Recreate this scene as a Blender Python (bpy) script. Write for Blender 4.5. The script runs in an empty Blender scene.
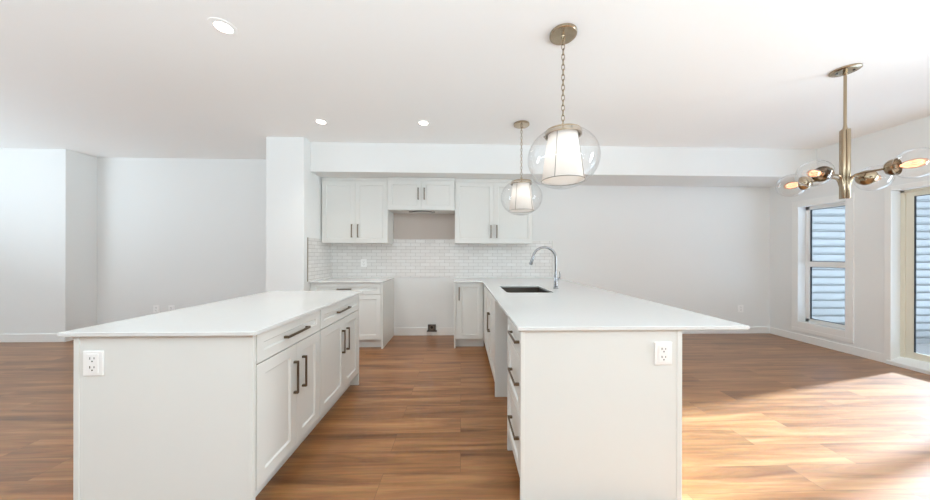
import bpy, bmesh, math
from mathutils import Vector, Matrix
PI = math.pi
SC = bpy.context.scene
COL = SC.collection

# ------------------------------------------------------------------ camera
F_PX, CX, CY, CAM_H = 290.0, 470.0, 254.0, 1.285
YAW, ROLL = math.atan(9 / 290), 0.0026
cd = bpy.data.cameras.new('camera'); cam = bpy.data.objects.new('camera', cd); COL.objects.link(cam)
cd.sensor_width = 36; cd.lens = F_PX * 36 / 930
cd.shift_x = (465 - CX) / 930; cd.shift_y = (CY - 250) / 930
cd.clip_start = 0.02
Xp = Vector((math.cos(YAW), -math.sin(YAW), 0)); Fw = Vector((math.sin(YAW), math.cos(YAW), 0)); Zu = Vector((0, 0, 1))
Rt = Xp * math.cos(ROLL) + Zu * math.sin(ROLL); Up = -Xp * math.sin(ROLL) + Zu * math.cos(ROLL)
cam.matrix_world = Matrix(((Rt.x, Up.x, -Fw.x, 0), (Rt.y, Up.y, -Fw.y, 0), (Rt.z, Up.z, -Fw.z, CAM_H), (0, 0, 0, 1)))
SC.camera = cam

# ------------------------------------------------------------------ world, sun, side daylight, added fill lights, exposure
W = bpy.data.worlds.new('world'); SC.world = W; W.use_nodes = True
bg = W.node_tree.nodes['Background']; bg.inputs['Color'].default_value = (0.96, 0.98, 1.0, 1); bg.inputs['Strength'].default_value = 0.6

def sun(name, d, energy, angle, col):
    l = bpy.data.lights.new(name, 'SUN'); l.energy = energy; l.angle = angle; l.color = col
    o = bpy.data.objects.new(name, l); COL.objects.link(o)
    o.rotation_euler = Vector(d).to_track_quat('-Z', 'Y').to_euler(); o.location = (12, 4, 6); return o

def area(name, loc, d, sx, sy, power, col=(1, 1, 1), spread=PI):
    l = bpy.data.lights.new(name, 'AREA'); l.shape = 'RECTANGLE'; l.size = sx; l.size_y = sy; l.energy = power; l.color = col; l.spread = spread
    o = bpy.data.objects.new(name, l); COL.objects.link(o); o.location = loc
    o.rotation_euler = Vector(d).to_track_quat('-Z', 'Y').to_euler(); return o

el = math.radians(21)
sun('sun', (-0.965 * math.cos(el), -0.235 * math.cos(el), -math.sin(el)), 52.0, math.radians(3.0), (0.57, 0.78, 1.0))
area('front_fill_light', (0.0, -1.50, 1.30), (0, 0.0, 1), 8.0, 1.0, 550, (0.73, 0.90, 1.0))  # added fill behind the viewer, aimed straight up to brighten the ceiling
area('side_window_daylight', (-7.3, 1.0, 1.30), (0.4, 0.0, 1), 2.8, 1.7, 200, (0.73, 0.885, 1.0))
area('right_fill_light', (4.98, 0.9, 1.40), (-1, 0.0, 0.12), 0.7, 1.7, 62, (0.82, 0.93, 1.0), math.radians(110))  # added fill from out of view, brightens the aisle side of the island

vs = SC.view_settings
vs.view_transform = 'Standard'; vs.look = 'None'; vs.gamma = 1.0; vs.use_curve_mapping = False
vs.exposure = -0.41
SC.cycles.use_denoising = True
SC.cycles.max_bounces = 12; SC.cycles.diffuse_bounces = 8; SC.cycles.transparent_max_bounces = 16
SC.cycles.sample_clamp_indirect = 4.0; SC.cycles.caustics_reflective = False; SC.cycles.caustics_refractive = False

# ------------------------------------------------------------------ materials
def s2l(c):
    return tuple(((v / 255) / 12.92 if v / 255 <= 0.04045 else ((v / 255 + 0.055) / 1.055) ** 2.4) for v in c) + (1,)

def base(name):
    m = bpy.data.materials.new(name); m.use_nodes = True
    nt = m.node_tree; return m, nt, nt.nodes['Principled BSDF']

def mat(name, rgb, rough=0.5, metal=0.0, noise=0.0, nscale=20.0, bump=0.0, coat=0.0):
    m, nt, b = base(name)
    b.inputs['Base Color'].default_value = s2l(rgb); b.inputs['Roughness'].default_value = rough; b.inputs['Metallic'].default_value = metal
    b.inputs['Coat Weight'].default_value = coat
    if noise or bump:
        tc = nt.nodes.new('ShaderNodeTexCoord'); n = nt.nodes.new('ShaderNodeTexNoise'); n.inputs['Scale'].default_value = nscale; n.inputs['Detail'].default_value = 4
        nt.links.new(tc.outputs['Object'], n.inputs['Vector'])
        if noise:
            mx = nt.nodes.new('ShaderNodeMix'); mx.data_type = 'RGBA'
            mx.inputs['A'].default_value = s2l(rgb); mx.inputs['B'].default_value = s2l(tuple(max(0, v * (1 - noise)) for v in rgb))
            nt.links.new(n.outputs['Fac'], mx.inputs['Factor']); nt.links.new(mx.outputs['Result'], b.inputs['Base Color'])
        if bump:
            bp = nt.nodes.new('ShaderNodeBump'); bp.inputs['Strength'].default_value = bump; bp.inputs['Distance'].default_value = 0.002
            nt.links.new(n.outputs['Fac'], bp.inputs['Height']); nt.links.new(bp.outputs['Normal'], b.inputs['Normal'])
    return m

def emit(name, rgb, strength):
    m, nt, b = base(name)
    b.inputs['Base Color'].default_value = s2l(rgb); b.inputs['Emission Color'].default_value = s2l(rgb); b.inputs['Emission Strength'].default_value = strength
    return m

def thin_glass(name, tint=(255, 255, 255), ior=4.0, gain=0.7):
    m = bpy.data.materials.new(name); m.use_nodes = True; nt = m.node_tree
    for n in list(nt.nodes): nt.nodes.remove(n)
    out = nt.nodes.new('ShaderNodeOutputMaterial'); t = nt.nodes.new('ShaderNodeBsdfTransparent'); g = nt.nodes.new('ShaderNodeBsdfGlossy')
    mx = nt.nodes.new('ShaderNodeMixShader'); fr = nt.nodes.new('ShaderNodeLayerWeight'); fr.inputs['Blend'].default_value = 0.5
    pw = nt.nodes.new('ShaderNodeMath'); pw.operation = 'POWER'; pw.inputs[1].default_value = ior
    ml = nt.nodes.new('ShaderNodeMath'); ml.operation = 'MULTIPLY_ADD'; ml.inputs[1].default_value = gain; ml.inputs[2].default_value = 0.035; ml.use_clamp = True
    t.inputs['Color'].default_value = s2l(tint); g.inputs['Roughness'].default_value = 0.03
    nt.links.new(fr.outputs['Facing'], pw.inputs[0]); nt.links.new(pw.outputs[0], ml.inputs[0]); nt.links.new(ml.outputs[0], mx.inputs['Fac'])
    nt.links.new(t.outputs[0], mx.inputs[1]); nt.links.new(g.outputs[0], mx.inputs[2]); nt.links.new(mx.outputs[0], out.inputs['Surface'])
    return m

def floor_mat():
    m, nt, b = base('oak_vinyl_planks'); b.inputs['Coat Weight'].default_value = 0.15; b.inputs['Coat Roughness'].default_value = 0.3; N, L = nt.nodes, nt.links
    tc = N.new('ShaderNodeTexCoord')
    br = N.new('ShaderNodeTexBrick'); br.offset = 0.37; br.offset_frequency = 2; br.squash = 1
    br.inputs['Scale'].default_value = 1; br.inputs['Brick Width'].default_value = 1.22; br.inputs['Row Height'].default_value = 0.19
    br.inputs['Mortar Size'].default_value = 0.0012; br.inputs['Mortar Smooth'].default_value = 0.2; br.inputs['Bias'].default_value = 0
    br.inputs['Color1'].default_value = (0, 0, 0, 1); br.inputs['Color2'].default_value = (1, 1, 1, 1); br.inputs['Mortar'].default_value = (0.5, 0.5, 0.5, 1)
    L.new(tc.outputs['Object'], br.inputs['Vector'])
    # per-plank shift of the grain
    mp = N.new('ShaderNodeMapping'); mp.inputs['Scale'].default_value = (0.55, 7.0, 1)
    L.new(tc.outputs['Object'], mp.inputs['Vector'])
    sh = N.new('ShaderNodeVectorMath'); sh.operation = 'SCALE'; sh.inputs['Scale'].default_value = 17.0
    L.new(br.outputs['Color'], sh.inputs[0])
    ad = N.new('ShaderNodeVectorMath'); ad.operation = 'ADD'; L.new(mp.outputs[0], ad.inputs[0]); L.new(sh.outputs[0], ad.inputs[1])
    n1 = N.new('ShaderNodeTexNoise'); n1.inputs['Scale'].default_value = 1.6; n1.inputs['Detail'].default_value = 6; n1.inputs['Roughness'].default_value = 0.62; n1.inputs['Distortion'].default_value = 0.6
    L.new(ad.outputs[0], n1.inputs['Vector'])
    n2 = N.new('ShaderNodeTexNoise'); n2.inputs['Scale'].default_value = 9; n2.inputs['Detail'].default_value = 5; n2.inputs['Roughness'].default_value = 0.7
    L.new(ad.outputs[0], n2.inputs['Vector'])
    rp = N.new('ShaderNodeValToRGB'); e = rp.color_ramp.elements
    e[0].position = 0.26; e[0].color = s2l((88, 51, 23)); e[1].position = 0.76; e[1].color = s2l((180, 131, 85))
    k = rp.color_ramp.elements.new(0.5); k.color = s2l((143, 96, 56))
    L.new(n1.outputs['Fac'], rp.inputs['Fac'])
    m1 = N.new('ShaderNodeMix'); m1.data_type = 'RGBA'; m1.blend_type = 'OVERLAY'; m1.inputs['Factor'].default_value = 0.28
    L.new(rp.outputs['Color'], m1.inputs['A']); L.new(n2.outputs['Color'], m1.inputs['B'])
    hs = N.new('ShaderNodeHueSaturation'); 
    mr = N.new('ShaderNodeMapRange'); mr.inputs['To Min'].default_value = 0.93; mr.inputs['To Max'].default_value = 1.05
    L.new(br.outputs['Color'], mr.inputs['Value']); L.new(mr.outputs['Result'], hs.inputs['Value']); L.new(m1.outputs['Result'], hs.inputs['Color'])
    m2 = N.new('ShaderNodeMix'); m2.data_type = 'RGBA'; m2.inputs['B'].default_value = s2l((104, 70, 42))
    L.new(br.outputs['Fac'], m2.inputs['Factor']); L.new(hs.outputs['Color'], m2.inputs['A'])
    L.new(m2.outputs['Result'], b.inputs['Base Color'])
    b.inputs['Roughness'].default_value = 0.32; b.inputs['Specular IOR Level'].default_value = 0.5
    bp = N.new('ShaderNodeBump'); bp.inputs['Strength'].default_value = 0.12; bp.inputs['Distance'].default_value = 0.001
    L.new(n2.outputs['Fac'], bp.inputs['Height']); L.new(bp.outputs['Normal'], b.inputs['Normal'])
    return m

def tile_mat():
    m, nt, b = base('glossy_white_subway_tile'); N, L = nt.nodes, nt.links
    tc = N.new('ShaderNodeTexCoord'); sp = N.new('ShaderNodeSeparateXYZ'); cb = N.new('ShaderNodeCombineXYZ'); add = N.new('ShaderNodeMath')
    L.new(tc.outputs['Object'], sp.inputs[0]); L.new(sp.outputs['X'], add.inputs[0]); L.new(sp.outputs['Y'], add.inputs[1])
    L.new(add.outputs[0], cb.inputs['X']); L.new(sp.outputs['Z'], cb.inputs['Y'])
    br = N.new('ShaderNodeTexBrick'); br.offset = 0.5
    br.inputs['Scale'].default_value = 1; br.inputs['Brick Width'].default_value = 0.152; br.inputs['Row Height'].default_value = 0.052
    br.inputs['Mortar Size'].default_value = 0.0022; br.inputs['Mortar Smooth'].default_value = 0.3; br.inputs['Bias'].default_value = 0
    br.inputs['Color1'].default_value = s2l((238, 237, 235)); br.inputs['Color2'].default_value = s2l((229, 227, 224)); br.inputs['Mortar'].default_value = s2l((176, 172, 168))
    L.new(cb.outputs[0], br.inputs['Vector']); L.new(br.outputs['Color'], b.inputs['Base Color'])
    rr = N.new('ShaderNodeMapRange'); rr.inputs['To Min'].default_value = 0.1; rr.inputs['To Max'].default_value = 0.7
    L.new(br.outputs['Fac'], rr.inputs['Value']); L.new(rr.outputs['Result'], b.inputs['Roughness'])
    nz = N.new('ShaderNodeTexNoise'); nz.inputs['Scale'].default_value = 22; L.new(cb.outputs[0], nz.inputs['Vector'])
    sb = N.new('ShaderNodeMath'); sb.operation = 'MULTIPLY_ADD'; sb.inputs[1].default_value = 0.25
    iv = N.new('ShaderNodeMath'); iv.operation = 'SUBTRACT'; iv.inputs[0].default_value = 1
    L.new(br.outputs['Fac'], iv.inputs[1]); L.new(nz.outputs['Fac'], sb.inputs[0]); L.new(iv.outputs[0], sb.inputs[2])
    bp = N.new('ShaderNodeBump'); bp.inputs['Strength'].default_value = 0.5; bp.inputs['Distance'].default_value = 0.003
    L.new(sb.outputs[0], bp.inputs['Height']); L.new(bp.outputs['Normal'], b.inputs['Normal'])
    return m

def shade_mat():
    m = bpy.data.materials.new('white_linen_shade'); m.use_nodes = True; nt = m.node_tree; N, L = nt.nodes, nt.links
    for n in list(N): N.remove(n)
    out = N.new('ShaderNodeOutputMaterial'); d = N.new('ShaderNodeBsdfDiffuse'); t = N.new('ShaderNodeBsdfTranslucent'); mx = N.new('ShaderNodeMixShader')
    tc = N.new('ShaderNodeTexCoord'); w = N.new('ShaderNodeTexWave'); w.bands_direction = 'Z'; w.inputs['Scale'].default_value = 60; w.inputs['Distortion'].default_value = 1
    mc = N.new('ShaderNodeMix'); mc.data_type = 'RGBA'; mc.inputs['A'].default_value = s2l((250, 247, 243)); mc.inputs['B'].default_value = s2l((236, 231, 226))
    L.new(tc.outputs['Object'], w.inputs['Vector']); L.new(w.outputs['Fac'], mc.inputs['Factor'])
    L.new(mc.outputs['Result'], d.inputs['Color']); L.new(mc.outputs['Result'], t.inputs['Color'])
    mx.inputs['Fac'].default_value = 0.5
    L.new(d.outputs[0], mx.inputs[1]); L.new(t.outputs[0], mx.inputs[2]); L.new(mx.outputs[0], out.inputs['Surface'])
    return m

M = dict(
    wall=mat('white_wall_paint', (233, 234, 233), 0.75, bump=0.06, nscale=260),
    ceil=mat('white_ceiling_paint', (250, 250, 249), 0.85, bump=0.08, nscale=180),
    trim=mat('white_trim_paint', (240, 240, 238), 0.4, noise=0.01),
    cab=mat('white_cabinet_lacquer', (224, 224, 220), 0.36, noise=0.01, nscale=6),
    quartz=mat('white_quartz', (220, 220, 218), 0.09, noise=0.02, nscale=45),
    bronze=mat('dark_bronze_metal', (118, 102, 84), 0.34, 0.85, noise=0.1, nscale=60),
    steel=mat('brushed_stainless', (128, 118, 108), 0.28, 1.0, noise=0.08, nscale=90),
    chrome=mat('polished_chrome', (158, 158, 160), 0.06, 1.0),
    nickel=mat('polished_warm_nickel', (160, 143, 120), 0.17, 1.0),
    plate=mat('white_outlet_plastic', (247, 247, 246), 0.3),
    slot=mat('dark_slot', (48, 46, 44), 0.6),
    box=mat('dark_grey_receptacle', (96, 90, 84), 0.5, 0.2),
    vinyl=mat('beige_vinyl_frame', (222, 217, 200), 0.4),
    satin=mat('satin_warm_nickel', (184, 167, 144), 0.24, 1.0),
    gasket=mat('dark_gasket', (50, 58, 66), 0.6),
    siding=mat('pale_grey_siding', (178, 178, 177), 0.6, noise=0.08, nscale=5),
    ground=mat('bright_concrete', (247, 247, 247), 0.9, noise=0.1, nscale=3),
    glass=thin_glass('window_glass', gain=0.6),
    globe=thin_glass('globe_glass', ior=2.6, gain=0.75),
    bulbg=thin_glass('bulb_glass', (255, 232, 212), 2.0, 0.5),
    ribs=mat('shade_rib_metal', (120, 112, 104), 0.4, 0.6),
    greige_panel=mat('greige_wall_panel', (196, 186, 178), 0.8),
    fil=emit('glowing_filament', (255, 220, 188), 3.2),
    bulb=emit('lit_bulb', (255, 248, 240), 12.0),
    lens=emit('lit_lens', (255, 246, 235), 14.0),
    shade=shade_mat(), floor=floor_mat(), tile=tile_mat(),
)

# ------------------------------------------------------------------ mesh helpers
class MB:
    def __init__(s): s.bm = bmesh.new()
    def box(s, x0, x1, y0, y1, z0, z1):
        v = [s.bm.verts.new(p) for p in ((x0, y0, z0), (x1, y0, z0), (x1, y1, z0), (x0, y1, z0), (x0, y0, z1), (x1, y0, z1), (x1, y1, z1), (x0, y1, z1))]
        for f in ((3, 2, 1, 0), (4, 5, 6, 7), (0, 1, 5, 4), (1, 2, 6, 5), (2, 3, 7, 6), (3, 0, 4, 7)): s.bm.faces.new([v[i] for i in f])
        return s
    def frame_door(s, x0, x1, z0, z1, t=0.02, stile=0.062, rec=0.009, slope=0.007):
        L = []
        for (y, i) in ((0, 0), (-t, 0), (-t, stile), (-t + rec, stile + slope)):
            L.append([s.bm.verts.new(p) for p in ((x0 + i, y, z0 + i), (x1 - i, y, z0 + i), (x1 - i, y, z1 - i), (x0 + i, y, z1 - i))])
        for a, b in zip(L[:-1], L[1:]):
            for k in range(4): s.bm.faces.new((a[k], a[(k + 1) % 4], b[(k + 1) % 4], b[k]))
        s.bm.faces.new(L[3]); s.bm.faces.new(L[0][::-1]); return s
    def lathe(s, prof, axis='Z', c=(0, 0, 0), n=32, mtx=None, close=False):
        rings = []
        for r, h in prof:
            if r < 1e-6: rings.append([s.bm.verts.new((0, 0, h))]); continue
            rings.append([s.bm.verts.new((r * math.cos(2 * PI * k / n), r * math.sin(2 * PI * k / n), h)) for k in range(n)])
        vs_ = [v for r in rings for v in r]
        pairs = list(zip(rings[:-1], rings[1:])) + ([(rings[-1], rings[0])] if close else [])
        for a, b in pairs:
            for k in range(n):
                k2 = (k + 1) % n
                if len(a) == 1 and len(b) == 1: continue
                if len(a) == 1: s.bm.faces.new((a[0], b[k2], b[k]))
                elif len(b) == 1: s.bm.faces.new((a[k], a[k2], b[0]))
                else: s.bm.faces.new((a[k], a[k2], b[k2], b[k]))
        T = Matrix.Translation(c) @ (mtx or Matrix.Identity(4))
        for v in vs_: v.co = T @ v.co
        return s
    def tube(s, pts, rad, n=12, cap=True, closed=False):
        pts = [Vector(p) for p in pts]; m = len(pts)
        rads = rad if isinstance(rad, (list, tuple)) else [rad] * m
        rings = []; nrm = None
        for i, p in enumerate(pts):
            if closed: t = (pts[(i + 1) % m] - pts[i - 1]).normalized()
            else: t = (pts[min(i + 1, m - 1)] - pts[max(i - 1, 0)]).normalized()
            if nrm is None:
                nrm = t.orthogonal().normalized()
            nrm = (nrm - t * nrm.dot(t)).normalized(); bn = t.cross(nrm)
            rings.append([s.bm.verts.new(p + (nrm * math.cos(2 * PI * k / n) + bn * math.sin(2 * PI * k / n)) * rads[i]) for k in range(n)])
        pr = list(zip(rings[:-1], rings[1:])) + ([(rings[-1], rings[0])] if closed else [])
        for a, b in pr:
            for k in range(n): s.bm.faces.new((a[k], a[(k + 1) % n], b[(k + 1) % n], b[k]))
        if cap and not closed: s.bm.faces.new(rings[0][::-1]); s.bm.faces.new(rings[-1])
        return s
    def prism(s, loops, z0, z1):
        """flat outline (first loop) with holes, extruded from z0 to z1"""
        edges = []
        for lp in loops:
            v = [s.bm.verts.new((p[0], p[1], z1)) for p in lp]
            edges += [s.bm.edges.new((v[i], v[(i + 1) % len(v)])) for i in range(len(v))]
        g = bmesh.ops.triangle_fill(s.bm, use_beauty=True, use_dissolve=False, edges=edges)
        fs = [f for f in g['geom'] if isinstance(f, bmesh.types.BMFace)]
        e = bmesh.ops.extrude_face_region(s.bm, geom=fs)
        for v in [x for x in e['geom'] if isinstance(x, bmesh.types.BMVert)]: v.co.z = z0
        return s
    def build(s, name, m, parent=None, smooth=False, bevel=0.0, auto=None):
        bmesh.ops.recalc_face_normals(s.bm, faces=s.bm.faces)
        me = bpy.data.meshes.new(name); s.bm.to_mesh(me); s.bm.free()
        me.materials.append(M[m] if isinstance(m, str) else m)
        if smooth:
            for p in me.polygons: p.use_smooth = True
            me.set_sharp_from_angle(angle=math.radians(auto or 40))
        o = bpy.data.objects.new(name, me); COL.objects.link(o)
        if parent: o.parent = parent
        if bevel:
            b = o.modifiers.new('bevel', 'BEVEL'); b.width = bevel; b.segments = 2; b.limit_method = 'ANGLE'; b.angle_limit = math.radians(50)
        return o

def tag(o, label=None, cat=None, group=None, kind=None):
    if label: o['label'] = label
    if cat: o['category'] = cat
    if group: o['group'] = group
    if kind: o['kind'] = kind
    return o
def empty(name, loc=(0, 0, 0), rz=0.0):
    o = bpy.data.objects.new(name, None); COL.objects.link(o); o.location = loc; o.rotation_euler = (0, 0, rz); o.empty_display_size = 0.1; return o
def dup(o, parent=None):
    c = o.copy(); COL.objects.link(c)
    if parent: c.parent = parent
    for ch in [x for x in bpy.data.objects if x.parent == o]: dup(ch, c)
    return c
def struct(name, mb, m, parent=None, **k):
    o = mb.build(name, m, parent, **k)
    if not parent: o['kind'] = 'structure'
    return o

# ------------------------------------------------------------------ setting
ZC, WX, YB, YL = 2.79, 5.06, 4.60, 4.74      # ceiling, right wall, back wall, back wall of the side room
XL, YF = -7.5, -2.1
BX0, BX1, BY = -2.51, -2.03, 3.81            # stub wall beside the kitchen
LBX, LBY = -5.72, 4.375
struct('floor', MB().box(XL - .15, WX + .16, YF - .15, YL + .15, -0.12, 0), 'floor')
struct('ceiling', MB().box(XL - .15, WX + .16, YF - .15, YL + .15, ZC, ZC + .15), 'ceil')
struct('wall_back', MB().box(BX1, WX, YB, YL + .15, 0, ZC), 'wall')
struct('wall_back_left', MB().box(LBX, BX0, YL, YL + .15, 0, ZC), 'wall')
struct('wall_kitchen_stub', MB().box(BX0, BX1, BY, YL + .15, 0, ZC), 'wall', bevel=.004)
struct('wall_left_return', MB().box(XL, LBX, LBY, YL + .15, 0, ZC), 'wall', bevel=.004)
struct('wall_bulkhead', MB().box(BX1, WX, 3.97, YB, 2.39, ZC), 'wall', bevel=.003)
# right wall with openings for the window and the patio door
WT = 0.16
WY0, WY1, WZ0, WZ1 = 3.655, 4.19, 0.29, 2.0
DY0, DY1, DZ1 = 1.85, 3.25, 2.04
w = MB()
w.box(WX, WX + WT, WY1, YL + .15, 0, ZC); w.box(WX, WX + WT, WY0, WY1, 0, WZ0); w.box(WX, WX + WT, WY0, WY1, WZ1, ZC)
w.box(WX, WX + WT, DY1, WY0, 0, ZC); w.box(WX, WX + WT, DY0, DY1, DZ1, ZC); w.box(WX, WX + WT, 1.3, DY0, 0, ZC); w.box(WX, WX + WT, YF - .15, 0.5, 0, ZC); w.box(WX, WX + WT, 0.5, 1.3, 0, .5); w.box(WX, WX + WT, 0.5, 1.3, 2.35, ZC)
struct('wall_right', w, 'wall')
w = MB(); w.box(XL - .15, XL, YF, -0.5, 0, ZC); w.box(XL - .15, XL, 2.5, YL + .15, 0, ZC); w.box(XL - .15, XL, -0.5, 2.5, 0, .5); w.box(XL - .15, XL, -0.5, 2.5, 2.4, ZC)
struct('wall_left', w, 'wall')
w = MB(); w.box(XL - .15, -4.5, YF - .15, YF, 0, ZC); w.box(2.5, WX, YF - .15, YF, 0, ZC); w.box(-4.5, 2.5, YF - .15, YF, 0, .35); w.box(-4.5, 2.5, YF - .15, YF, 2.55, ZC)
struct('wall_front', w, 'wall')
# skirting
def bb(name, b):
    m = MB()
    for q in b: m.box(*q)
    return struct(name, m, 'trim', bevel=.003)
BH, BT = 0.105, 0.014
bb('baseboard_back', [(1.36, WX - BT, YB - BT, YB, 0, BH)])
bb('baseboard_kitchen', [(-1.05, -.093, YB - BT, YB, 0, .125)])
bb('baseboard_right', [(WX - BT, WX, 3.305, YB, 0, BH)])
bb('baseboard_left', [(XL, LBX, LBY - BT, LBY, 0, .118), (LBX, LBX + BT, LBY - BT, YL, 0, .118), (LBX + BT, BX0, YL - BT, YL, 0, .118)])
bb('baseboard_stub', [(BX0 - BT, BX1 + .0, BY - BT, BY, 0, BH), (BX0 - BT, BX0, BY, YL - BT, 0, BH)])

# window with casing (window_1)
win = empty('window_1', (WX, (WY0 + WY1) / 2, 0)); win['kind'] = 'structure'
def wp(name, mb, m, par, **k):
    o = mb.build(name, m, None, **k); o.parent = par; o.matrix_parent_inverse = par.matrix_world.inverted() if False else Matrix.Translation(-par.location); return o
c = MB(); cw = .08; ct = .018
c.box(WX - ct, WX, WY1, WY1 + cw, .20, 2.09); c.box(WX - ct, WX, WY0 - cw, WY0, .20, 2.09)
c.box(WX - ct, WX, WY0, WY1, WZ1, 2.09); c.box(WX - ct, WX, WY0 - cw, WY1 + cw, .145, .20)
c.box(WX - ct, WX, WY0, WY1, .20, WZ0)
wp('casing', c, 'trim', win, bevel=.003)
jx = WX + .105
f = MB(); fw = .048
f.box(jx, jx + .05, WY1 - fw, WY1, WZ0, WZ1); f.box(jx, jx + .05, WY0, WY0 + fw, WZ0, WZ1)
f.box(jx, jx + .05, WY0, WY1, WZ1 - fw, WZ1); f.box(jx, jx + .05, WY0, WY1, WZ0, WZ0 + fw); f.box(jx - .01, jx + .05, WY0, WY1, 1.11, 1.187)
wp('sash_frame', f, 'trim', win, bevel=.002)
g = MB()
for (a, b_) in ((WZ0 + fw, 1.11), (1.187, WZ1 - fw)):
    g.box(jx + .012, jx + .03, WY1 - fw - .012, WY1 - fw, a, b_); g.box(jx + .012, jx + .03, WY0 + fw, WY0 + fw + .012, a, b_)
    g.box(jx + .012, jx + .03, WY0 + fw, WY1 - fw, b_ - .006, b_); g.box(jx + .012, jx + .03, WY0 + fw, WY1 - fw, a, a + .006)
wp('gasket', g, 'gasket', win)
for (a, b_) in ((WZ0 + fw, 1.11), (1.187, WZ1 - fw)):
    wp('pane', MB().box(jx + .02, jx + .024, WY0 + fw, WY1 - fw, a, b_), 'glass', win)
# patio door (door_1)
dr = empty('door_1', (WX, (DY0 + DY1) / 2, 0)); dr['kind'] = 'structure'
c = MB(); c.box(WX - .016, WX, DY1, DY1 + .055, 0, DZ1 + .055); c.box(WX - .016, WX, DY0 - .055, DY0, 0, DZ1 + .055); c.box(WX - .016, WX, DY0, DY1, DZ1, DZ1 + .055)
wp('casing', c, 'trim', dr, bevel=.003)
dx = WX + .10
f = MB(); f.box(dx, dx + .06, DY1 - .035, DY1, .09, DZ1); f.box(dx, dx + .06, DY0, DY0 + .035, .09, DZ1); f.box(dx, dx + .06, DY0, DY1, DZ1 - .03, DZ1)
wp('door_frame', f, 'vinyl', dr, bevel=.003)
c = MB()
b5 = c.bm; pr = [(WX - .03, 0), (WX - .03, .042), (WX + .10, .095), (WX + .16, .095), (WX + .16, 0)]
A_ = [b5.verts.new((x, DY0, z)) for x, z in pr]; B_ = [b5.verts.new((x, DY1 + .03, z)) for x, z in pr]
for k in range(5): b5.faces.new((A_[k], A_[(k + 1) % 5], B_[(k + 1) % 5], B_[k]))
b5.faces.new(A_[::-1]); b5.faces.new(B_)
wp('threshold', c, 'trim', dr, bevel=.004)
ym = 2.305
for (a, b_, px) in ((ym - .03, DY1 - .035, dx + .012), (DY0 + .035, ym + .03, dx + .03)):
    s_ = MB(); st = .06
    s_.box(px, px + .016, b_ - st, b_, .097, DZ1 - .03); s_.box(px, px + .016, a, a + st, .097, DZ1 - .03)
    s_.box(px, px + .016, a + st, b_ - st, .097, .175); s_.box(px, px + .016, a + st, b_ - st, DZ1 - .03 - .05, DZ1 - .03)
    lf = wp('door_leaf', s_, 'vinyl', dr, bevel=.002)
    q = MB(); q.box(px + .004, px + .012, b_ - st - .012, b_ - st, .175, DZ1 - .08); q.box(px + .004, px + .012, a + st, a + st + .012, .175, DZ1 - .08)
    q.box(px + .004, px + .012, a + st, b_ - st, DZ1 - .086, DZ1 - .08)
    q.build('gasket', 'gasket', lf)
    MB().box(px + .006, px + .010, a + st, b_ - st, .175, DZ1 - .08).build('pane', 'glass', lf)
# added unseen front window to go with the fill light, and the left side window
for nm, q in (('added_front_window', [(-4.5, 2.5, YF - .1, YF - .05, .35, .41), (-4.5, 2.5, YF - .1, YF - .05, 2.49, 2.55), (-4.5, -4.44, YF - .1, YF - .05, .41, 2.49), (2.44, 2.5, YF - .1, YF - .05, .41, 2.49), (-1.03, -.97, YF - .1, YF - .05, .41, 2.49)]),
              ('window_3', [(XL - .1, XL - .05, -.5, 2.5, .5, .56), (XL - .1, XL - .05, -.5, 2.5, 2.34, 2.4), (XL - .1, XL - .05, -.5, -.44, .56, 2.34), (XL - .1, XL - .05, 2.44, 2.5, .56, 2.34)])):
    m_ = MB()
    for b_ in q: m_.box(*b_)
    struct(nm, m_, 'trim')
m_ = MB()
for b_ in ((.5, 1.3, .5, .56), (.5, 1.3, 2.29, 2.35), (.5, .56, .56, 2.29), (1.24, 1.3, .56, 2.29)): m_.box(WX + .05, WX + .1, *b_)
struct('added_right_window', m_, 'trim')  # unseen frame, added around the right fill light
# outside: neighbouring wall of lap siding and the patio
GZ = -0.32
m_ = MB(); ex = .138; YS = 5.05; z = GZ; i = 0
while z < 4.6:
    pf = ((-.05, 0), (-.05, ex * .62), (-.012, ex * .72), (-.002, ex * .80), (-.002, ex), (-.05, ex))
    A_ = [m_.bm.verts.new((WX + .17, YS + y, z + h)) for y, h in pf]; B_ = [m_.bm.verts.new((11, YS + y, z + h)) for y, h in pf]
    for k in range(5): m_.bm.faces.new((A_[k], B_[k], B_[k + 1], A_[k + 1]))
    z += ex
m_.box(WX + .17, 11, YS, YS + .15, GZ, z)
struct('wall_siding', m_, 'siding')
struct('ground', MB().box(WX + .16, 16, -8, 9, GZ - .2, GZ), 'ground')

# ------------------------------------------------------------------ cabinets (local frame: front face at y=0 looking to -y)
def handle(parent, x, z, length, vertical, y):
    """flat bar pull on two square posts; y = face it stands on"""
    m = MB(); h = length / 2; p = .028
    if vertical:
        m.box(x - .007, x + .007, y - p, y - p + .008, z - h, z + h)
        for s in (-1, 1): m.box(x - .007, x + .007, y - p + .008, y + .0, z + s * (h - .007) - .007, z + s * (h - .007) + .007)
    else:
        m.box(x - h, x + h, y - p, y - p + .008, z - .007, z + .007)
        for s in (-1, 1): m.box(x + s * (h - .007) - .007, x + s * (h - .007) + .007, y - p + .008, y + .0, z - .007, z + .007)
    o = m.build('handle', 'bronze', parent, bevel=.0015); o['label'] = 'dark bronze bar pull'; return o

def door(parent, x0, x1, z0, z1, hx=None, hz=None, hl=.195, vertical=True, name='door', stile=.062):
    d = MB().frame_door(x0 + .0015, x1 - .0015, z0 + .0015, z1 - .0015, stile=stile).build(name, 'cab', parent)
    if hx is not None: handle(d, hx, hz, hl, vertical, -.02)
    return d

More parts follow.
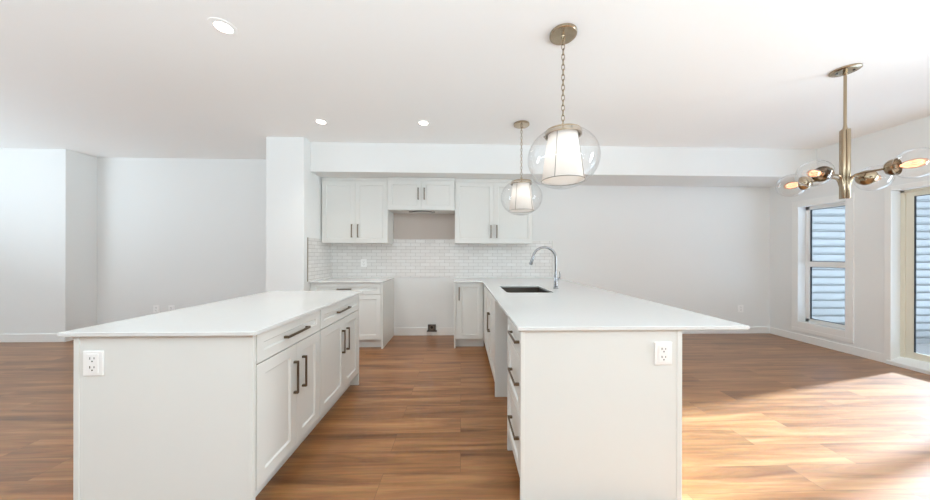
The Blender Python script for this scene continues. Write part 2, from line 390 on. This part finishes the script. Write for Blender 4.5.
def base_cab(loc, rz, w, d, label, group, hollow, toe=.12, top=.893, kick=.06):
    r = empty('base_cabinet', loc, rz); tag(r, label, 'cabinet', group)
    if hollow:
        MB().box(0, .4, 0, d - .002, toe, top).box(.4, w, 0, .018, toe, top).box(.4, w, d - .02, d - .002, toe, top).box(w - .018, w, .018, d - .02, toe, top).box(.4, w - .018, .018, d - .02, toe, toe + .02).build('body', 'cab', r)
    else:
        MB().box(0, w, 0, d - .002, toe, top).build('body', 'cab', r)
    MB().box(0, w, kick, kick + .015, 0.0005, toe).build('toe_kick', 'cab', r)
    return r

CT0, CT1 = .895, .915
# island: two cabinets facing the aisle (+x); local x runs to the back of the room
IX = -1.018
ig = 'cabinets under the island worktop'
u = base_cab((IX, 1.447, 0), PI / 2, .643, .78, 'near white island cabinet, one drawer over two doors, next to the outlet panel', ig, 0)
door(u, .003, .640, .742, .890, .340, .812, .24, False, 'drawer', .05)
door(u, .003, .352, .122, .738, .322, .545); door(u, .352, .640, .122, .738, .414, .545)
e = MB().box(-.018, 0, -.002, .79, 0.0005, .893).build('end_panel', 'cab', u)
MB().box(-.0205, -.018, -.019, .004, 0.0005, .893).box(-.018, 0, -.019, -.002, .0005, .893).build('corner_strip', 'cab', e, bevel=.001)
MB().box(-.0215, -.018, .783, .808, 0.0005, .893).box(-.018, 0, .79, .808, .0005, .893).build('corner_strip', 'cab', e, bevel=.001)
u2 = base_cab((IX, 2.092, 0), PI / 2, .775, .78, 'white island cabinet at the far end, nearer the range recess, one drawer over two doors', ig, 0)
door(u2, .003, .772, .742, .890, .392, .812, .245, False, 'drawer', .05)
door(u2, .003, .424, .122, .738, .380, .545); door(u2, .424, .772, .122, .738, .474, .545)
MB().box(.775, .793, -.02, .79, 0.0005, .893).build('end_panel', 'cab', u2, bevel=.001)
tag(MB().box(-1.868, -.973, 1.402, 2.92, CT0, CT1).build('island_worktop', 'quartz', bevel=.003), 'long white quartz slab on top of the island', 'worktop')

# back wall, left of the range recess
bg_ = 'base cabinets along the back wall'
u = base_cab((-2.026, 3.972, 0), 0, .95, .628, 'white base cabinet left of the range recess, partly hidden by the island', bg_, 0)
MB().box(0, .025, -.012, 0, .12, .893).build('filler', 'cab', u)
door(u, .028, .948, .738, .890, .46, .845 - .035, .19, False, 'drawer', .05)
door(u, .028, .488, .122, .734, .452, .545); door(u, .488, .948, .122, .734, .524, .545)
MB().box(.952, .974, -.022, .626, 0.0005, .893).build('end_panel', 'cab', u, bevel=.001)
tag(MB().box(-2.029, -1.046, 3.925, 4.597, CT0, CT1).build('back_worktop', 'quartz', bevel=.003), 'short white quartz worktop left of the range recess, below the two tall wall doors', 'worktop')
# back wall, right of the range recess
u = base_cab((-.072, 3.972, 0), 0, .39, .628, 'narrow white base cabinet with one door right of the range recess', bg_, 0)
door(u, .02, .372, .122, .890, .048, .745, .18)
MB().box(-.0215, 0, -.022, .626, 0.0005, .893).build('end_panel', 'cab', u, bevel=.001)
# peninsula (front faces -x, local x runs towards the viewer)
PX = .328
pg = 'cabinets under the peninsula worktop'
u = base_cab((PX, 3.948, 0), -PI / 2, 1.330, .61, 'white sink cabinet of the peninsula, between the corner and the dishwasher gap', pg, 1)
MB().box(0.01, .40, -.018, 0, .12, .893).build('filler', 'cab', u)
door(u, .403, .862, .122, .890, .83, .56, .195); door(u, .862, 1.326, .122, .890, .895, .56, .195)
MB().box(1.332, 1.35, -.02, .61, 0.0005, .893).build('end_panel', 'cab', u, bevel=.001)
u = base_cab((PX, 1.888, 0), -PI / 2, .393, .61, 'white three drawer cabinet at the near end of the peninsula', pg, 0)
for z0, z1, hz in ((.742, .890, .822), (.435, .738, .60), (.122, .431, .315)):
    door(u, .003, .390, z0, z1, .268, hz, .215, False, 'drawer', .05)
MB().box(-.018, 0, -.02, .61, 0.0005, .893).build('side_panel', 'cab', u, bevel=.001)
e = MB().box(.393, .408, -.002, .800, 0.0005, .893).build('end_panel', 'cab', u)
MB().box(.393, .4105, -.020, -.002, 0.0005, .893).build('corner_strip', 'cab', e, bevel=.001)
MB().box(.393, .4105, .800, .827, 0.0005, .893).build('corner_strip', 'cab', e, bevel=.001)
bk = MB().box(.965, 1.13, 1.497, 1.52, .0005, .893); bk.box(1.11, 1.13, 1.52, 4.597, .0005, .893)
tag(bk.build('peninsula_back_panel', 'cab'), 'white back panel under the seating overhang of the peninsula', 'panel')
# L-shaped worktop with the sink cut-out
def rrect(x0, x1, y0, y1, r, n=5):
    p = []
    for cx_, cy_, a in ((x1 - r, y1 - r, 0), (x0 + r, y1 - r, PI / 2), (x0 + r, y0 + r, PI), (x1 - r, y0 + r, 1.5 * PI)):
        p += [(cx_ + r * math.cos(a + PI / 2 * k / n), cy_ + r * math.sin(a + PI / 2 * k / n)) for k in range(n + 1)]
    return p
SX0, SX1, SY0, SY1 = .445, .905, 2.775, 3.385
ri = .025
inner = [(.29 - ri + ri * math.sin(PI / 2 * k / 5), 3.925 - ri + ri * math.cos(PI / 2 * k / 5)) for k in range(6)]
outl = [(-.095, 4.597), (-.095, 3.925)] + inner + [(.29, 1.462), (1.502, 1.462), (1.502, 4.597)]
tag(MB().prism([outl, rrect(SX0, SX1, SY0, SY1, .03)], CT0, CT1).build('peninsula_worktop', 'quartz', bevel=.003), 'large L-shaped white quartz worktop of the peninsula, with the sink cut into it', 'worktop')
# sink
s = empty('kitchen_sink', ((SX0 + SX1) / 2, (SY0 + SY1) / 2, CT0)); tag(s, 'stainless undermount sink set into the peninsula worktop beside the faucet', 'sink')
hx, hy = (SX1 - SX0) / 2, (SY1 - SY0) / 2
m_ = MB(); loops = []
for (ox, z, r) in ((.012, -.0015, .035), (.003, -.0015, .03), (.003, -.02, .03), (-.006, -.19, .05), (-.05, -.205, .05)):
    loops.append([m_.bm.verts.new((p[0], p[1], z)) for p in rrect(-hx - ox, hx + ox, -hy - ox, hy + ox, r)])
for a, b_ in zip(loops[:-1], loops[1:]):
    n = len(a)
    for k in range(n): m_.bm.faces.new((a[k], a[(k + 1) % n], b_[(k + 1) % n], b_[k]))
m_.bm.faces.new(loops[-1])
bowl = m_.build('bowl', 'steel', s, smooth=True)
MB().lathe([(0, -.203), (.03, -.203), (.042, -.200), (.045, -.2045)], n=24).build('drain', 'chrome', bowl, smooth=True)
# faucet
fx, fy = 1.02, 3.09
fa = empty('faucet', (fx, fy, CT1)); tag(fa, 'chrome gooseneck pull-down faucet standing behind the sink', 'faucet')
MB().lathe([(0, .0002), (.027, .0002), (.027, .008), (.021, .014), (.0195, .06), (.0175, .14), (.0135, .165), (0, .165)], n=28).build('base', 'chrome', fa, smooth=True)
R_ = .124; pts = [(0, 0, .15 + .04 * k) for k in range(5)]
zc_ = .32
for k in range(1, 19):
    a = PI * k / 18 * .93; pts.append((-R_ + R_ * math.cos(a), 0, zc_ + R_ * math.sin(a)))
MB().tube(pts, .0128, 16).build('spout', 'chrome', fa, smooth=True)
ta = Vector(pts[-1]); td = (Vector(pts[-1]) - Vector(pts[-2])).normalized()
MB().tube([ta - td * .004, ta + td * .02, ta + td * .085, ta + td * .097], [.0148, .016, .019, .0175], 18).build('spray_head', 'chrome', fa, smooth=True)
MB().tube([(.010, 0, .10), (.040, 0, .105), (.046, 0, .107)], [.014, .014, .010], 14).tube([(.038, 0, .103), (.046, -.002, .135), (.040, -.004, .185)], [.0085, .0075, .005], 10).build('lever', 'chrome', fa, smooth=True)

# wall cabinets
def wall_cab(x0, x1, z0, z1, yf, label, doors, hz, hl, seam, side=0.0):
    r = empty('upper_cabinet', (x0, yf, z0)); tag(r, label, 'cabinet', 'wall cabinets over the back worktops')
    w_ = x1 - x0; h = z1 - z0; d = YB - yf
    MB().box(0, w_, 0, d - .010, 0, h).build('body', 'cab', r)
    MB().box(0, w_, -.018, 0, h, 2.388 - z0).box(0, w_, 0, .02, h, 2.388 - z0).build('top_filler', 'cab', r)
    door(r, side, seam, .002, h - .002, seam - .045, hz, hl); door(r, seam, w_ - side, .002, h - .002, seam + .042, hz, hl)
    return r
wall_cab(-2.016, -1.066, 1.44, 2.345, 4.27, 'white wall cabinet with two tall doors left of the hood gap', 2, .175, .19, .482, .004)
wall_cab(-1.064, -.094, 1.918, 2.352, 4.23, 'short white two-door wall cabinet above the hood gap, between the taller ones', 2, .235, .17, .490, .003)
wall_cab(-.092, 1.060, 1.44, 2.34, 4.27, 'wide white wall cabinet with two tall doors right of the hood gap, behind a pendant', 2, .175, .19, .574, .006)
cb_ = MB().tube([(-.19, 0, -.010), (-.15, 0, -.010), (-.09, 0, .000), (0, 0, .0035), (.09, 0, .000), (.15, 0, -.010), (.19, 0, -.010)], .006, 8).build('black_cable', 'slot', smooth=True)
cb_.location = (-.57, 4.26, 1.908); tag(cb_, 'thin black cable end hugging the underside of the short hood cabinet', 'cable')

# backsplash: back wall and its return on the stub wall
t = MB().box(-2.022, -1.045, YB - .008, YB - .0005, CT1, 1.497).box(-1.045, -.094, YB - .008, YB - .0005, CT1, 1.518).box(-.094, 1.456, YB - .008, YB - .0005, CT1, 1.497)
bs = t.build('tile_backsplash', 'tile'); tag(bs, 'long glossy white subway tile backsplash on the back wall behind the worktops', 'backsplash')
MB().box(1.456, 1.459, YB - .010, YB - .0005, CT1, 1.499).build('edge_trim', 'nickel', bs)
bs = MB().box(-2.0295, -2.0225, 3.90, YB - .0005, CT1, 1.497).build('tile_backsplash', 'tile'); tag(bs, 'short strip of white subway tile on the stub wall left of the kitchen', 'backsplash')
MB().box(-2.0295, -2.020, 3.896, 3.900, CT1, 1.499).build('edge_trim', 'nickel', bs)
struct('trim_1', MB().box(-1.06, -.096, YB - .004, YB - .0005, 1.5185, 1.94), 'greige_panel')  # thin greige panel on the wall above the hood gap tile

# ------------------------------------------------------------------ outlets (local: faces -y)
def make_outlet(w_=.092, h=.118):
    r = empty('wall_outlet')
    MB().box(-w_ / 2, w_ / 2, -.007, -.0003, -h / 2, h / 2).build('cover_plate', 'plate', r, bevel=.003)
    q = MB().box(-.026, .026, -.0095, -.006, -.046, .046).build('receptacle', 'plate', r, bevel=.0015)
    m = MB()
    for s_ in (-1, 1):
        z0 = s_ * .021
        m.box(-.012, -.0085, -.0102, -.009, z0 - .001, z0 + .010); m.box(.0075, .0105, -.0102, -.009, z0 + .000, z0 + .009); m.box(-.003, .003, -.0102, -.009, z0 - .013, z0 - .007)
    m.build('slots', 'slot', q); return r
o0 = make_outlet()
og = 'white electrical outlets'
for k, (loc, rz, lab) in enumerate((
    ((-1.734, 1.4288, .764), 0, 'white duplex outlet on the near end panel of the island'),
    ((1.052, 1.4798, .771), 0, 'white duplex outlet on the near end panel of the peninsula'),
    ((4.565, YB, .405), 0, 'small white wall outlet on the dining back wall, near the right corner'),
    ((-4.81, YL, .40), 0, 'white outlet on the left back wall, left one of a pair above the island'),
    ((-4.58, YL, .40), 0, 'white outlet on the left back wall, right one of a pair above the island'),
    ((-1.521, YB - .008, 1.139), 0, 'white outlet set in the tile backsplash left of the range recess'))):
    o = o0 if k == 0 else dup(o0)
    o.location = loc; o.rotation_euler.z = rz; tag(o, lab, 'outlet', og)
r = empty('range_receptacle', (-.455, YB - BT - .001, .062)); tag(r, 'dark grey range power receptacle low on the wall in the range recess', 'outlet')
b0 = MB().box(-.062, .062, -.022, 0, .02, .115).build('box', 'box', r, bevel=.003)
MB().box(-.078, .078, -.018, -.0, 0, .02).build('flange', 'box', r, bevel=.002)
MB().lathe([(.036, -.0), (.036, .006), (.026, .006), (.022, -.0)], c=(.0, -.022, .07), n=28, mtx=Matrix.Rotation(PI / 2, 4, 'X')).build('socket_ring', 'steel', b0, smooth=True)
MB().lathe([(0, .001), (.024, .001), (.024, 0)], c=(.0, -.022, .07), n=24, mtx=Matrix.Rotation(PI / 2, 4, 'X')).build('socket_hole', 'slot', b0)

# ------------------------------------------------------------------ recessed lights
def make_recessed():
    r = empty('recessed_light')
    MB().lathe([(.080, -.0003), (.080, -.003), (.060, -.006), (.050, -.004), (.050, -.0003)], n=36).build('trim_ring', 'ceil', r, smooth=True)
    MB().lathe([(0, -.003), (.0495, -.003), (.0495, -.0005)], n=32).build('lens', 'lens', r)
    return r
r0 = make_recessed()
for k, (x, y, lab) in enumerate(((-1.582, 1.978, 'round recessed ceiling light over the island, closest to the viewer'),
                                 (-1.60, 3.36, 'round recessed ceiling light in front of the stub wall left of the kitchen'),
                                 (-.434, 3.345, 'round recessed ceiling light in front of the short hood cabinet'))):
    o = r0 if k == 0 else dup(r0)
    o.location = (x, y, ZC); tag(o, lab, 'ceiling light', 'recessed ceiling lights')
    sl = bpy.data.lights.new('recessed_lamp', 'AREA'); sl.shape = 'DISK'; sl.size = .11; sl.energy = (2.5, 5, 5)[k]; sl.spread = math.radians(95); sl.color = (1, .95, .88)
    so = bpy.data.objects.new('recessed_lamp', sl); COL.objects.link(so); so.location = (x, y, ZC - .012)

# ------------------------------------------------------------------ pendants (local origin on the ceiling)
def make_pendant():
    r = empty('pendant_lamp')
    MB().lathe([(0, -.026), (.012, -.026), (.014, -.022), (.086, -.020), (.09, -.016), (.09, -.0003), (0, -.0003)], n=40).build('canopy', 'satin', r, smooth=True)
    MB().tube([(0.012 * math.cos(a), 0, -.036 + .014 * math.sin(a)) for a in [2 * PI * k / 12 for k in range(12)]], .0028, 8, closed=True).build('canopy_loop', 'nickel', r, smooth=True)
    m = MB(); z = -.058; k = 0; zend = -.612
    n_l = int((z - zend) / .034)
    for i in range(n_l + 1):
        zc = z - i * (z - zend) / n_l; lk = []
        for q in range(16):
            a = 2 * PI * q / 16; u_ = .0105 * math.cos(a); v_ = .0225 * math.sin(a)
            lk.append((u_, 0, zc + v_) if (i + 1) % 2 == 0 else (0, u_, zc + v_))
        m.tube(lk, .0026, 6, closed=True)
    m.build('chain', 'nickel', r, smooth=True)
    MB().lathe([(0, -.628), (.010, -.630), (.014, -.640), (.012, -.655), (.018, -.660), (.108, -.664), (.119, -.668), (.121, -.674), (.121, -.700), (.116, -.703), (.112, -.700), (.112, -.672), (0, -.668)], n=48).build('collar', 'satin', r, smooth=True)
    MB().tube([(.012 * math.cos(a), 0, -.628 + .012 * math.sin(a)) for a in [2 * PI * k / 12 for k in range(12)]], .0026, 8, closed=True).build('collar_loop', 'nickel', r, smooth=True)
    for k in range(3):
        a = -1.45 + 2 * PI * k / 3; p = Vector((math.cos(a), math.sin(a), 0))
        MB().tube([p * .119 + Vector((0, 0, -.687)), p * .128 + Vector((0, 0, -.687))], .006, 10).build('thumb_screw', 'ribs', r, smooth=True)
    # fabric shade of four panels with fine metal ribs
    zt, zb, rt, rb = -.69, -1.005, .098, .141; n = 48
    MB().lathe([(rt, zt), (rb, zb)], n=n).build('lamp_shade', 'shade', r, smooth=True)
    sh = [o for o in bpy.data.objects if o.parent == r and o.name.startswith('lamp_shade')][0]
    m = MB()
    for k in range(4):
        a = -2.27 + PI / 2 * k; p = Vector((math.cos(a), math.sin(a), 0))
        m.tube([p * (rt + .001) + Vector((0, 0, zt)), p * (rb + .001) + Vector((0, 0, zb))], .0020, 6)
    for rr, zz in ((rt + .001, zt), (rb + .001, zb)):
        m.tube([(rr * math.cos(2 * PI * q / 48), rr * math.sin(2 * PI * q / 48), zz) for q in range(48)], .0021, 6, closed=True)
    q = m.build('shade_ribs', 'ribs', sh, smooth=True); q['label'] = 'thin metal wires along the shade edges'
    MB().lathe([(0, -1.0), (rb - .004, -1.0)], n=40).build('diffuser', 'shade', sh)
    MB().lathe([(0, -.70), (.016, -.70), (.016, -.76), (0, -.76)], n=20).build('socket', 'nickel', r, smooth=True)
    MB().lathe([(.013, -.7605), (.016, -.785), (.03, -.82), (.032, -.84), (.025, -.865), (0, -.875)], n=24).build('bulb', 'bulb', r, smooth=True)
    # oblate clear globe, open at the collar
    A_, B_, zc = .236, .205, -.852; pr = []
    t0 = math.acos(.118 / A_)
    for k in range(33):
        t = t0 - (t0 + PI / 2) * k / 32; pr.append((max(A_ * math.cos(t), 0), zc + B_ * math.sin(t)))
    MB().lathe(pr, n=64).build('glass_globe', 'globe', r, smooth=True)
    return r
p0 = make_pendant()
p0.location = (.692, 1.955, ZC); tag(p0, 'clear globe pendant with white fabric shade over the near half of the peninsula', 'pendant light', 'globe pendants over the peninsula')
p1 = dup(p0); p1.location = (.695, 3.33, ZC); tag(p1, 'clear globe pendant with white fabric shade hanging before the right upper cabinet', 'pendant light', 'globe pendants over the peninsula')

# ------------------------------------------------------------------ chandelier (local origin on the ceiling)
ch = empty('chandelier', (3.118, 2.262, ZC)); tag(ch, 'polished nickel chandelier with four clear glass globes above the dining area', 'chandelier')
ca = MB().lathe([(0, -.016), (.04, -.016), (.080, -.014), (.086, -.010), (.086, -.0003), (0, -.0003)], n=48).build('canopy', 'satin', ch, smooth=True)
for s_ in (-1, 1):
    MB().lathe([(0, -.021), (.007, -.020), (.008, -.015)], c=(s_ * .045 * .77, s_ * .045 * -.63, 0), n=14).build('canopy_screw', 'slot', ca, smooth=True)
MB().tube([(0, 0, -.018), (0, 0, -.04), (0, 0, -.045), (0, 0, -.45), (0, 0, -.475), (0, 0, -.495)], [.014, .014, .0095, .0095, .013, .022], 20).build('rod', 'nickel', ch, smooth=True)
TH = math.radians(10)
m = MB()
for k in range(4):
    a = TH + k * PI / 2; q = Vector((math.cos(a), math.sin(a), 0)) * .0165
    m.tube([q + Vector((0, 0, z)) for z in (-.488, -.49, -1.045, -1.048)], [.014, .0155, .0155, .014], 20)
m.build('column', 'nickel', ch, smooth=True)
for k in range(4):
    a = TH + k * PI / 2; u_ = Vector((math.cos(a), math.sin(a), 0)); zz = -.862
    def P(s, dz=0): return u_ * s + Vector((0, 0, zz + dz))
    ax = u_.to_track_quat('Z', 'Y').to_matrix().to_4x4(); T = Matrix.Translation((0, 0, zz)) @ ax
    ar = MB().tube([P(.024, -.075), P(.031, -.045), P(.042, -.018), P(.062, -.003), P(.085), P(.205)], [.011, .0095, .0085, .0075, .0075, .0075], 14).build('arm', 'nickel', ch, smooth=True)
    cu = MB().lathe([(.010, .200), (.022, .203), (.045, .214), (.058, .232), (.061, .258), (.059, .258), (.056, .234), (.043, .217), (.010, .206)], n=36, mtx=T).build('cup', 'nickel', ar, smooth=True)
    MB().lathe([(0, .206), (.018, .206), (.018, .255), (.015, .258), (0, .258)], n=20, mtx=T).build('socket', 'nickel', ar, smooth=True)
    R2, cz = .103, .338; pr = []; t0 = math.asin(.058 / R2)
    for i in range(29):
        t = t0 + (PI - t0) * i / 28; pr.append((max(R2 * math.sin(t), 0), cz - R2 * math.cos(t)))
    MB().lathe(pr, n=48, mtx=T).build('glass_globe', 'globe', ar, smooth=True)
    bu = MB().lathe([(.013, .2585), (.015, .27), (.026, .292), (.034, .325), (.033, .355), (.022, .382), (0, .392)], n=28, mtx=T).build('bulb', 'bulbg', ar, smooth=True)
    m = MB()
    for i in range(10):
        b1 = 2 * PI * i / 10; b2 = b1 + .6; b3 = b1 + 1.0
        m.tube([T @ Vector((.006 * math.cos(b1), .006 * math.sin(b1), .272)), T @ Vector((.019 * math.cos(b2), .019 * math.sin(b2), .300)), T @ Vector((.023 * math.cos(b3), .023 * math.sin(b3), .345)), T @ Vector((.010 * math.cos(b3), .010 * math.sin(b3), .372))], .0010, 6)
    m.build('filament', 'fil', ar)
